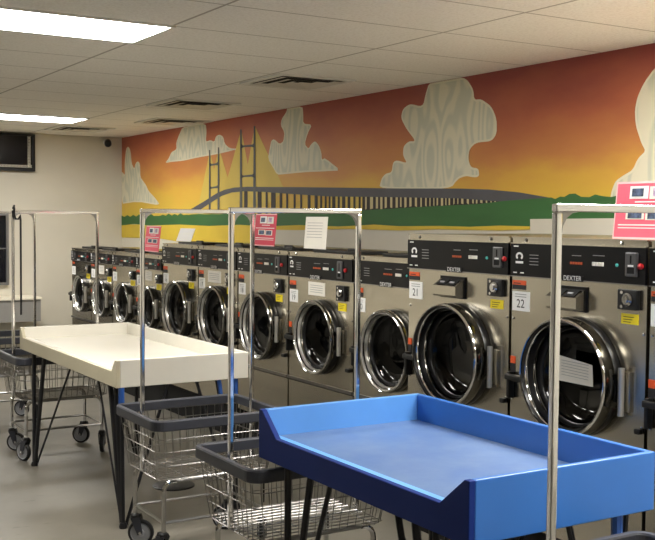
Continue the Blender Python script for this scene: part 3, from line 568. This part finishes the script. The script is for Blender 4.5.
    b.rbox(-.045, -.02, -(cx-rr+.02), -.014, l1-.035, l1-.008, 'black', .006); b.build('door_latch', door, label='black door latch')
    if door_paper:
        b = MB(); d = pr*.1
        b.add([P(.325,d,.926),P(.52,d,.925),P(.52,d+.006,1.015),P(.327,d+.006,1.035)], [(0,1,2,3)], 'paper')
        for i in range(6): b.add([P(.345,d+.0075,.955+i*.012),P(.5,d+.0075,.95+i*.012),P(.5,d+.0075,.952+i*.012),P(.345,d+.0075,.957+i*.012)], [(0,1,2,3)], 'greyink')
        b.build('taped_notice', door, label='white printed notice taped on the door glass')
    # ---- control panel
    p0, p1 = g['p0'], g['p1']; pz = p1-p0; pc = (p0+p1)/2
    b = MB(); b.box(-.012, 0, -u1, -u0, p0, p1, 'panel'); b.box(-.014, 0, -u1, -u0, p0-.004, p0, 'chrome_wire'); b.box(-.014, 0, -u1, -u0, p1, p1+.004, 'steel')
    pan = b.build('control_panel', t)
    f = .0135
    lg = g['logo']; b = MB(); mu_ = (lg[0]+lg[1])/2; lw = (lg[1]-lg[0])/2*.8; lh = lg[3]-lg[2]
    # white emblem: an open ring over a block
    for i in range(10):
        a0, a1 = math.radians(-50+i*28), math.radians(-50+(i+1)*28)
        cz_ = lg[3]-lh*.36
        b.add([P(mu_+math.cos(a)*lw*q, f, cz_+math.sin(a)*lh*.36*q) for a, q in ((a0,1),(a1,1),(a1,.5),(a0,.5))], [(0,1,2,3)], 'white')
    plate(b, mu_-lw, mu_+lw, lg[2], lg[2]+lh*.2, 'white', f+.0005, f-.001)
    b.build('emblem', pan, label='white emblem')
    b = MB()
    for i in range(4): plate(b, lg[1]+.035, lg[1]+.09, pc-.02+i*.014, pc-.017+i*.014, 'greyink', f+.0005, f-.001)
    for u in (.03, .075): plate(b, u, u+.022, p0+.012, p0+.017, 'white', f+.0005, f-.001)
    plate(b, .03, .06, p1-.014, p1-.009, 'white', f+.0005, f-.001)
    d0, d1 = g['disp']; d0 *= k; d1 *= k
    b0, b1 = g['but']; b0 *= k; b1 *= k
    plate(b, d0+.01, d1-.01, pc+.028*pz/.14, pc+.031*pz/.14, 'greyink', f+.0005, f-.001); plate(b, b0, b1, pc+.032*pz/.14, pc+.035*pz/.14, 'greyink', f+.0005, f-.001)
    b.build('lettering', pan, label='small white lettering')
    b = MB()
    for i in range(5): plate(b, d0+(d1-d0)*i/5, d0+(d1-d0)*(i+.7)/5, pc-.006, pc+.004, 'red_led', f+.001, f-.002)
    b.build('display', pan, label='orange digit display')
    b = MB()
    for i in range(4): plate(b, b0+(b1-b0)*i/4, b0+(b1-b0)*(i+.75)/4, pc-.008, pc+.008, 'paper', f+.004, f-.002)
    b.build('cycle_buttons', pan, label='white cycle buttons')
    b = MB(); b.lathe(P(g['led']*k,f-.001,pc), (-1,0,0), [(.007,0),(.007,.004),(0,.005)], 'green_led', 10); b.build('indicator_lamp', pan, label='green indicator lamp')
    c0, c1, cz0, cz1 = g['coin']; c0 *= k; c1 *= k
    b = MB(); b.rbox(-.022, -.008, -c1, -c0, cz0, cz1, 'slot_plate', .005); plate(b, (c0+c1)/2-.004, (c0+c1)/2+.004, cz0+.05*(pz/.14), cz1-.012, 'gap', .0228, .02)
    plate(b, c0+.012, c1-.012, cz0+.012, cz0+.035*(pz/.14), 'gap', .0228, .02); plate(b, c0+.016, c1-.016, cz0+.038*(pz/.14), cz0+.045*(pz/.14), 'white', .0228, .02)
    b.build('coin_slot', pan, label='grey coin slot plate')
    b = MB(); b.lathe(P(g['redb']*k,f-.001,pc), (-1,0,0), [(.012,0),(.012,.008),(.009,.011),(0,.012)], 'red', 14); b.build('start_button', pan, label='red button')
    r0, r1 = g['brand']; r0 *= k; r1 *= k
    b = MB(); plate(b, r0-.012, r1+.012, p0-.006, p0+.018, 'panel', f+.002, 0)
    text(b, 'DEXTER', (r1-r0)/4.1*1.15, M['white'], lambda x, y: P((r0+r1)/2+x, f+.003, p0+.006+y)); b.build('maker_plate', pan, label='black plate with silver lettering')
    # ---- stickers
    n0, n1, nz0, nz1 = g['num']
    b = MB(); plate(b, n0, n1, nz0, nz1, 'white'); lab = b.build('number_label', t, label='white number label')
    b = MB(); text(b, number, (nz1-nz0)*.62, M['ink'], lambda x, y: P((n0+n1)/2+x, .0042, nz0+(nz1-nz0)*.36+y))
    for i in range(2): plate(b, n0+.02, n1-.02, nz1-.014-i*.011, nz1-.011-i*.011, 'greyink', .0042, .002)
    b.build('number', lab, label='dark number')
    o0, o1, oz0, oz1 = g['ora']; oz = (oz0*.5+oz1*.5)
    b = MB(); plate(b, o0, o1, oz, oz1, 'orange'); plate(b, o0, o1, oz0, oz, 'ink'); plate(b, o0+.01, o1-.03, oz+.005, oz+.009, 'ink', .004, .002); b.build('warning_sticker', t, label='orange and black warning sticker')
    o0, o1, oz0, oz1 = g['ora2']; b = MB(); plate(b, max(o0,GAP), o1, oz0, oz1, 'orange'); plate(b, max(o0,GAP), o1, oz0-.04, oz0, 'ink'); b.build('warning_sticker', t, label='small orange sticker above the latch')
    y0, y1, yz0, yz1 = g['yel']; y0 += sh; y1 += sh
    b = MB(); plate(b, y0, y1, yz0, yz1, 'yellow')
    for i in range(3): plate(b, y0+.012, y1-.02-.008*i, yz1-.014-i*.01, yz1-.0115-i*.01, 'ink', .0038, .002)
    b.build('yellow_sticker', t, label='yellow sticker')
    # ---- coin box lock
    a0, a1, az0, az1 = g['lock']; a0 += sh; a1 += sh
    b = MB(); b.rbox(-.02, 0, -a1, -a0, az0, az1, 'black', .004); plate(b, a0-.006, a0, az0, az1, 'chrome', .012); cb = b.build('coin_box', t, label='black coin box door')
    b = MB(); b.lathe(P(a0+(a1-a0)*.58,.018,az0+(az1-az0)*.52), (-1,0,0), [(.026,0),(.026,.012),(.02,.018),(.012,.018),(.012,.024),(0,.024)], 'chrome', 18)
    b.lathe(P(a0+(a1-a0)*.25,.018,az0+(az1-az0)*.15), (-1,0,0), [(.007,0),(.007,.006),(0,.006)], 'chrome', 10); b.lathe(P(a0+(a1-a0)*.25,.018,az0+(az1-az0)*.85), (-1,0,0), [(.007,0),(.007,.006),(0,.006)], 'chrome', 10)
    b.build('lock', cb, label='chrome round lock')
    # small black drain latch
    ou, oz_ = g['oval']; ou = ou+sh
    b = MB(); b.rbox(-.025, 0, -min(ou+.02, u1-.002), -ou+.022, oz_-.012, oz_+.012, 'black', .008); b.build('panel_latch', t, label='small black panel latch')
    # ---- soap box or top lid
    if kind == 'big':
        s0, s1, sz0, sz1 = .284*k, .461*k, 1.230, 1.322
        b = MB()
        prof = [(0,sz0),(.052,sz0+.003),(.058,sz0+.012),(.058,sz0+.055),(0,sz1)]
        b.prism([P(s0,d,z) for d, z in prof], (0, -(s1-s0), 0), 'steel')
        b.box(-.008, 0, -s1-.008, -s0+.004, sz0-.005, sz1+.008, 'panel')
        sb = b.build('soap_dispenser', t, label='steel soap dispenser box')
        b = MB()
        for a, c in ((.1,.48),(.52,.9)):
            q = lambda w, e: P(s0+(s1-s0)*w, .058-.058*e+.002, sz0+.055+(sz1-sz0-.055)*e+.002)
            b.add([q(a,.12), q(c,.12), q(c,.85), q(a,.85)], [(0,1,2,3)], 'gap')
            m_ = (a+c)/2
            b.tube([q(m_-.08,.4), q(m_+.08,.4)], .006, 'alu', 6)
        b.build('dispenser_opening', sb, label='black soap openings')
    else:
        b = MB(); e0, e1 = W*.28, W-.03
        b.rbox(.05, .26, -e1, -e0, top+.001, top+.018, 'black', .005)
        b.rbox(.045, .075, -e1*.9-.03, -e1*.9+.05, top+.016, top+.034, 'black', .006); b.rbox(.04,.06,-e1,-e1+.04,top+.004,top+.026,'black',.005)
        b.build('dispenser_lid', t, label='flat black dispenser lid on top')
    if paper:
        q0, q1, qz0, qz1 = paper
        b = MB(); plate(b, q0, q1, qz0, qz1, 'paper')
        for i in range(4): plate(b, q0+.025, q1-.025, qz1-.022-i*.014, qz1-.019-i*.014, 'greyink', .0038, .002)
        b.build('taped_notice', t, label='white paper notice taped above the door')
    return t

PM_ = (.255,.455,1.125,1.208)
washer('small', 10.42, 9.815, '12', 'small washer at the far end of the row, beside bare white wall')
washer('small', 9.815, 9.21, '13', 'small washer with white notice, second from the far end', paper=(.235,.375,1.062,1.145))
washer('small', 9.21, 8.605, '14', 'small washer without a notice, third from the far end')
washer('small', 8.605, 8.0, '15', 'small washer with white notice under the leaning pink poster', paper=(.22,.365,1.066,1.15))
washer('mid', 8.0, 7.295, '16', 'medium washer under the blank white card, first of the taller ones')
washer('mid', 7.295, 6.615, '17', 'medium washer with white notice, right of the one under the white card', paper=(.18,.40,1.122,1.208))
washer('mid', 6.615, 5.875, '18', 'medium washer numbered 18 under the leaning red poster')
washer('mid', 5.875, 5.09, '19', 'medium washer numbered 19 with white notice above its door', paper=PM_)
washer('mid', 5.09, 4.335, '20', 'medium washer between number 19 and the big washer 21')
washer('big', 4.32, 3.535, '21', 'big washer numbered 21 with steel soap box, farther of the big ones')
washer('big', 3.535, 2.745, '22', 'big washer numbered 22 with a white notice on its door glass', door_paper=True)
washer('big', 2.745, 1.955, '23', 'big washer cut off by the right edge, right of number 22')

# ------------------------------------------------------------------ posters and cards standing on the washers
def poster(x, y, z, w, h, lean, mats, label, cat, rows, name='poster', skew=0):
    t = None
    b = MB(); lx = math.sin(lean); lz = math.cos(lean)
    def Q(u, v, d=0): return (v*lx - d*lz, -u - v*skew, v*lz + d*lx)
    b.prism([Q(0,0),Q(w,0),Q(w,h),Q(0,h)], (.003,0,0), mats[0])
    def rect(u0, u1, v0, v1, m, d): b.add([Q(u0*w,v0*h,d),Q(u1*w,v0*h,d),Q(u1*w,v1*h,d),Q(u0*w,v1*h,d)], [(0,1,2,3)], m)
    for u0, u1, v0, v1, m, d in rows: rect(u0, u1, v0, v1, m, d)
    return tag(b.build(name, loc=(x, y, z)), label, cat)
def sign_rows(edge):
    r = [(0,1,.965,1,edge,.001),(0,.02,0,1,edge,.001),(.0,1,0,.03,edge,.001)]
    r += [(.24,.56,.70,.92,'white',.001),(.58,.88,.69,.91,'paper',.001),(.28,.48,.74,.88,'photo',.002),(.64,.8,.74,.88,'photo2',.002)]
    r += [(.34,.72,.635,.655,'white',.001),(.06,.94,.545,.565,'white',.001)]
    r += [(.2,.52,.34,.50,'paper',.001),(.54,.86,.33,.49,'paper',.001),(.24,.48,.36,.48,'photo',.002),(.58,.82,.35,.47,'photo',.002)]
    r += [(.08,.94,.235,.255,'white',.001),(.08,.94,.185,.2,'white',.001)]
    return r
M['photo2'] = mat('printed_photo_pale', (190,160,190), .5, var=.5, scale=40)
poster(3.22, 3.022, 1.531, .30, .232, .10, ['pink'], 'bright pink landscape poster standing on washer 22, behind the rack bar', 'poster', sign_rows('pinklight'))
poster(3.36, 6.50, 1.412, .31, .225, .16, ['pinkred'], 'red poster leaning on top of washer 18', 'poster', sign_rows('pinklight'), skew=-.12)
poster(3.36, 8.58, 1.308, .33, .225, .14, ['pink'], 'pink poster standing on the small washer next to the taller washers', 'poster', sign_rows('pinklight'), skew=-.06)
poster(3.36, 7.87, 1.412, .29, .115, .42, ['white'], 'blank white card standing on the first of the medium washers', 'card', [(.02,.98,.02,.98,'white',.001)], 'card', skew=-.12)
poster(3.36, 5.79, 1.412, .27, .205, .14, ['paper'], 'white printed sheet standing on washer 19', 'card', [(.1,.8,.80-.09*i,.815-.09*i,'greyink',.001) for i in range(6)], 'card', skew=-.1)

# ------------------------------------------------------------------ folding tables
def table(prefix, x0, x1, y0, y1, z0, zt, zl, m_out, m_front, m_strip, m_top, legs, slant, label, group):
    t = thing('folding_table', ((x0+x1)/2, (y0+y1)/2, 0), label, 'table', group)
    ox, oy = (x0+x1)/2, (y0+y1)/2
    x0 -= ox; x1 -= ox; y0 -= oy; y1 -= oy; th = .022
    m_far = 'blue_lit' if m_out == 'blue' else m_out
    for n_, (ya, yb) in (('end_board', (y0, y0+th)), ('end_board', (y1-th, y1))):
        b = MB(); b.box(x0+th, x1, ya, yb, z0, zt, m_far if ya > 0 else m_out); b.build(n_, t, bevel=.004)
    b = MB(); b.box(x1-th, x1, y0+th, y1-th, z0, zt, m_out); b.build('back_board', t, bevel=.004)
    b = MB(); s = slant
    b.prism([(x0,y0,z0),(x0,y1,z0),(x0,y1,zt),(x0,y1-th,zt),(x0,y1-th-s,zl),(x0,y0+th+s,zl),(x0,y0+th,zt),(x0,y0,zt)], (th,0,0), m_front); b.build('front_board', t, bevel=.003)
    b = MB(); b.prism([(x0+th,0,zl-.001),(x0+th+.045,0,zl-.012),(x0+th+.045,0,zl-.03),(x0+th,0,zl-.03)], (0,.001,0), m_strip)
    b = MB(); ya, yb = y0+th, y1-th
    b.add([(x0+th,ya,zl-.001),(x0+th,yb,zl-.001),(x0+th+.045,yb,zl-.010),(x0+th+.045,ya,zl-.010)], [(0,1,2,3)], m_strip); b.build('front_strip', t, label='pale sloping strip along the front edge')
    b = MB(); b.box(x0+th+.045, x1-th, ya, yb, zl-.035, zl-.014, m_top); b.build('table_top', t)
    for rods in legs:
        lg = None
        foot, rl = rods
        b = MB(); f = Vector((foot[0]-ox, foot[1]-oy, .0))
        blues = []
        for (rx, ry, r, blue) in rl:
            p = Vector((rx-ox, ry-oy, z0+.012 if False else z0))
            p = Vector((min(max(p.x, x0+.02), x1-.03), min(max(p.y, y0+.02), y1-.02), z0))
            q = f + (p-f).normalized()*.03*0 + Vector(((p.x-f.x)*.06, (p.y-f.y)*.06, .012))
            b.tube([p, q], r, 'leg', 8)
            if blue: blues.append((p, p+(q-p)*.13, r))
        b.lathe((f.x, f.y, 0), (0,0,1), [(.02,.0),(.022,.012),(.016,.03)], 'leg', 12, True, True)
        lg = b.build('leg', t)
        for p, q, r in blues:
            bb = MB(); bb.tube([p, q], r*1.35, 'blue_pad', 8); bb.build('leg_sleeve', lg, label='blue painted top of the leg')
    return t
a0, a1 = 1.82, 2.575
table('white', a0, a1, 5.03, 6.86, .73, .872, .81, 'table_white_edge', 'white_front', 'table_white_edge', 'table_white', [
  ((1.84,6.6), [(1.85,6.63,.013,0),(1.85,6.40,.014,0),(2.12,6.6,.007,0)]),
  ((1.86,5.04), [(1.855,5.05,.012,1),(1.85,5.12,.012,0),(1.85,5.20,.014,0),(2.12,5.07,.009,0),(1.86,5.42,.006,0)]),
  ((2.53,5.08), [(2.42,5.08,.009,1),(2.52,5.08,.010,1),(2.29,5.09,.009,0),(2.58,5.4,.007,0)]),
  ((2.53,6.6), [(2.6,6.63,.013,0),(2.6,6.42,.013,0),(2.3,6.6,.008,0)])], .05,
  'long white folding table with a raised rim, in front of the farther washers', 'folding tables with hairpin legs')
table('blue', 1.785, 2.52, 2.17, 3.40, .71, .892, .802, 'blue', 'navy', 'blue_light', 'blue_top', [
  ((1.80,3.20), [(1.80,3.21,.013,0),(1.80,3.05,.013,0),(1.80,2.92,.009,0)]),
  ((1.80,2.30), [(1.80,2.53,.011,0),(1.80,2.44,.013,0),(1.80,2.34,.011,0),(2.1,2.28,.008,0)]),
  ((2.46,2.26), [(2.39,2.2,.013,1),(2.43,2.2,.008,0),(2.45,2.5,.011,0),(2.2,2.22,.008,0)]),
  ((2.46,3.2), [(2.46,3.23,.013,0),(2.46,3.05,.013,0),(2.2,3.22,.008,0)])], .11,
  'blue painted folding table with a deep rim, nearest the viewer', 'folding tables with hairpin legs')

# ------------------------------------------------------------------ laundry carts with hanging racks
def cart(loc, label, spin):
    t = thing('laundry_cart', loc, label, 'laundry cart', 'wire laundry carts with hanging racks')
    A, B = .335, .27         # rim half sizes
    zr, zb = .665, .405
    a, c = .285, .215        # basket bottom half sizes
    def rr(hx, hy, r, z, n=6):
        pts = []
        for sx, sy, st in ((1,1,0),(-1,1,90),(-1,-1,180),(1,-1,270)):
            for i in range(n+1):
                w = math.radians(st+90*i/n); pts.append((sx*(hx-r)+r*math.cos(w), sy*(hy-r)+r*math.sin(w), z))
        return pts
    # rim bumper: rounded rectangular band
    b = MB(); ring = []
    prof = [(0,-.024),(.012,-.024),(.016,-.018),(.016,.018),(.012,.024),(-.006,.024),(-.01,.018),(-.01,-.018)]
    base = rr(A, B, .06, zr); K = len(base); vs = []
    for i, p in enumerate(base):
        tn = (Vector(base[(i+1)%K])-Vector(base[i-1])).normalized(); nn = Vector((tn.y,-tn.x,0))
        for d, z in prof: vs.append(Vector(p)+nn*(d-.016)+Vector((0,0,z)))
    n = len(prof)
    b.add(vs, [(i*n+k,i*n+(k+1)%n,((i+1)%K)*n+(k+1)%n,((i+1)%K)*n+k) for i in range(K) for k in range(n)], 'rubber')
    b.build('rim_bumper', t, label='dark rubber rim bumper')
    # basket
    b = MB(); w = .0021
    def side(f, sx, sy):     # point on the tapered wall, f = 0 bottom 1 top
        return None
    hx = lambda f: a+(A-.02-a)*f
    hy = lambda f: c+(B-.02-c)*f
    zz = lambda f: zb+(zr-.02-zb)*f
    for f, r in ((.0,.0032),(.28,w),(.55,.0028),(.8,w),(1.,.003)):
        b.tube(rr(hx(f), hy(f), .05, zz(f), 4), r, 'chrome_wire', 5, True)
    N1 = 14
    for i in range(N1+1):
        u = -1+2*i/N1
        for sy in (-1,1): b.tube([(u*(hx(0)-.03), sy*hy(0), zz(0)), (u*(hx(1)-.03), sy*hy(1), zz(1))], w, 'chrome_wire', 4)
    N2 = 10
    for i in range(N2+1):
        u = -1+2*i/N2
        for sx in (-1,1): b.tube([(sx*hx(0), u*(hy(0)-.03), zz(0)), (sx*hx(1), u*(hy(1)-.03), zz(1))], w, 'chrome_wire', 4)
    b.build('wire_basket', t)
    b = MB()
    for i in range(12):
        y = -c+2*c*(i+.5)/12; b.tube([(-a,y,zb),(a,y,zb)], .0022, 'chrome_wire', 4)
    for i in range(6):
        x = -a+2*a*(i+.5)/6; b.tube([(x,-c,zb-.004),(x,c,zb-.004)], .0028, 'chrome_wire', 4)
    b.build('basket_floor', t)
    # frame
    lx, ly = .255, .18
    b = MB()
    for sy in (-1,1): b.tube([(-lx,sy*ly,.2),(lx,sy*ly,.2)], .008, 'chrome_wire', 8)
    for sx in (-1,1): b.tube([(sx*lx,-ly,.2),(sx*lx,ly,.2)], .007, 'chrome_wire', 8)
    for sy in (-1,1): b.tube([(-lx+.05,sy*ly,zb-.015),(lx-.05,sy*ly,zb-.015)], .009, 'chrome_wire', 8)
    b.build('base_frame', t)
    i = 0
    for sx in (-1,1):
        for sy in (-1,1):
            b = MB(); pts = [(sx*(lx-.06), sy*ly, zb-.015)]
            for k in range(1,6):
                w_ = math.radians(90*k/5); pts.append((sx*(lx-.05+.05*math.sin(w_)), sy*ly, zb-.015-.05*(1-math.cos(w_))))
            pts.append((sx*lx, sy*ly, .155)); b.tube(pts, .0115, 'chrome', 8); b.build('leg', t)
            ang = spin[i]; i += 1; dx, dy = math.cos(ang), math.sin(ang); ct = Vector((sx*lx, sy*ly, 0)); ax = Vector((-dy, dx, 0)); wc = ct+Vector((dx*.028, dy*.028, .0635))
            b = MB(); b.lathe((ct.x,ct.y,.138), (0,0,1), [(.022,0),(.022,.012),(.014,.02)], 'black', 14, True, True)
            for s in (-1,1):
                o = ax*s*.019
                b.prism([ct+o+Vector((-dx*.02,-dy*.02,.14)), ct+o+Vector((dx*.03,dy*.03,.14)), wc+o+Vector((dx*.012,dy*.012,0)), wc+o+Vector((-dx*.012,-dy*.012,-.01))], ax*s*.003, 'rubber')
            b.tube([ct+Vector((-dx*.02,-dy*.02,.139))+ax*.0, ct+Vector((dx*.03,dy*.03,.139))], .018, 'black', 6)
            b.tube([wc-ax*.024, wc+ax*.024], .007, 'chrome', 8)
            cs = b.build('caster', t, label='black swivel caster')
            b = MB(); b.lathe(wc-ax*.0135, ax, [(.05,0),(.0605,.002),(.0635,.007),(.0635,.02),(.0605,.025),(.05,.027)], 'tire', 28)
            for s, q in ((0,0),(1,.027)): b.lathe(wc-ax*.0135+ax*q, ax*(1 if s else -1), [(.05,0),(.046,-.004),(.02,-.003),(.016,.003),(0,.003)], 'hub', 24)
            b.build('wheel', cs, label='grey wheel with black tyre')
    # hanging rack
    px = .288; zt = 1.642; s = .0098
    b = MB(); b.box(-px-s, px+s, -s, s, zt-2*s, zt, 'rack'); rk = b.build('rack_bar', t, label='chrome hanging bar', bevel=.003)
    for sx in (-1,1):
        b = MB(); b.box(sx*px-s, sx*px+s, -s, s, zb+.002, zt-2*s, 'rack'); b.build('rack_post', t, label='square chrome rack post', bevel=.0045)
        b = MB(); pts = []
        x = sx*(px-s); z = zt-2*s
        pts = [(x,0,z),(x-sx*.05,0,z)] + [(x-sx*.05+sx*.05*math.sin(math.radians(q)),0,z-.05+.05*math.cos(math.radians(q))) for q in (20,45,70)] + [(x,0,z-.05)]
        b.prism([(p[0],-s*.8,p[2]) for p in pts], (0,s*1.6,0), 'chrome_wire'); b.build('rack_bracket', t, label='corner bracket')
    return t
carts = [((2.07,4.57,0), 'wire laundry cart standing between the white table and the blue table, basket in full view'),
         ((2.03,3.55,0), 'wire laundry cart tucked against the far end of the blue table'),
         ((2.085,6.93,0), 'wire laundry cart under the far end of the white table, four casters showing'),
         ((1.985,8.12,0), 'wire laundry cart at the left edge, beyond the far end of the white table'),
         ((2.055,1.835,0), 'laundry cart beyond the near end of the blue table, mostly its tall post showing')]
SP = [2.2, 1.2, .6, 2.6]
for i, (loc, lab) in enumerate(carts):
    if i == 0: base_cart = cart(loc, lab, [2.0, -.6, 1.1, 2.4])
    else: dup(base_cart, loc, lab)

# black rod with a hook hanging on the far rack bar
b = MB(); x, y = 1.83, 6.93
b.tube([(x-.03,y,1.655),(x-.028,y-.022,1.672),(x-.03,y-.03,1.66),(x-.03,y-.03,1.61),(x-.02,y-.028,1.585),(x-.0,y-.022,1.585),(x+.012,y-.02,1.61),(x+.014,y-.02,1.58),(x+.014,y-.02,.95)], .007, 'black', 8)
tag(b.build('hook_rod'), 'thin black rod with a bent hook, hanging from the far cart rack bar', 'hook')

# floor cover
b = MB(); b.lathe((2.42,5.7,0), (0,0,1), [(.125,.0),(.125,.006),(.11,.01),(0,.01)], 'black', 28)
tag(b.build('drain_cover'), 'round black drain cover on the concrete floor beyond the middle cart', 'drain cover')

# ------------------------------------------------------------------ camera
cam = bpy.data.cameras.new('camera'); co = bpy.data.objects.new('camera', cam); C.objects.link(co)
R_ = ((0.853240085240875, -0.5214513724175877, 0.008356024291420619), (-0.01839245966770303, -0.04610000197196688, -0.998767494087366), (0.521193893254244, 0.852034773951157, -0.04892514294802439))
rt, dn, fw = (Vector(r) for r in R_)
mw = Matrix(((rt.x,-dn.x,-fw.x,0),(rt.y,-dn.y,-fw.y,0),(rt.z,-dn.z,-fw.z,1.6),(0,0,0,1)))
co.matrix_world = mw
cam.sensor_fit = 'HORIZONTAL'; cam.sensor_width = 36; cam.lens = 1035.53*36/655; cam.clip_start = .05
sc = bpy.context.scene; sc.camera = co
w = bpy.data.worlds.new('world'); sc.world = w; w.use_nodes = True
w.node_tree.nodes['Background'].inputs[0].default_value = (.9,.88,.82,1); w.node_tree.nodes['Background'].inputs[1].default_value = .05
sc.view_settings.view_transform = 'Standard'; sc.view_settings.look = 'None'; sc.view_settings.exposure = 0.0; sc.view_settings.gamma = .98
sc.cycles.use_denoising = True
sc.cycles.max_bounces = 10; sc.cycles.diffuse_bounces = 5; sc.cycles.glossy_bounces = 6; sc.cycles.transparent_max_bounces = 8
sc.cycles.sample_clamp_indirect = 6
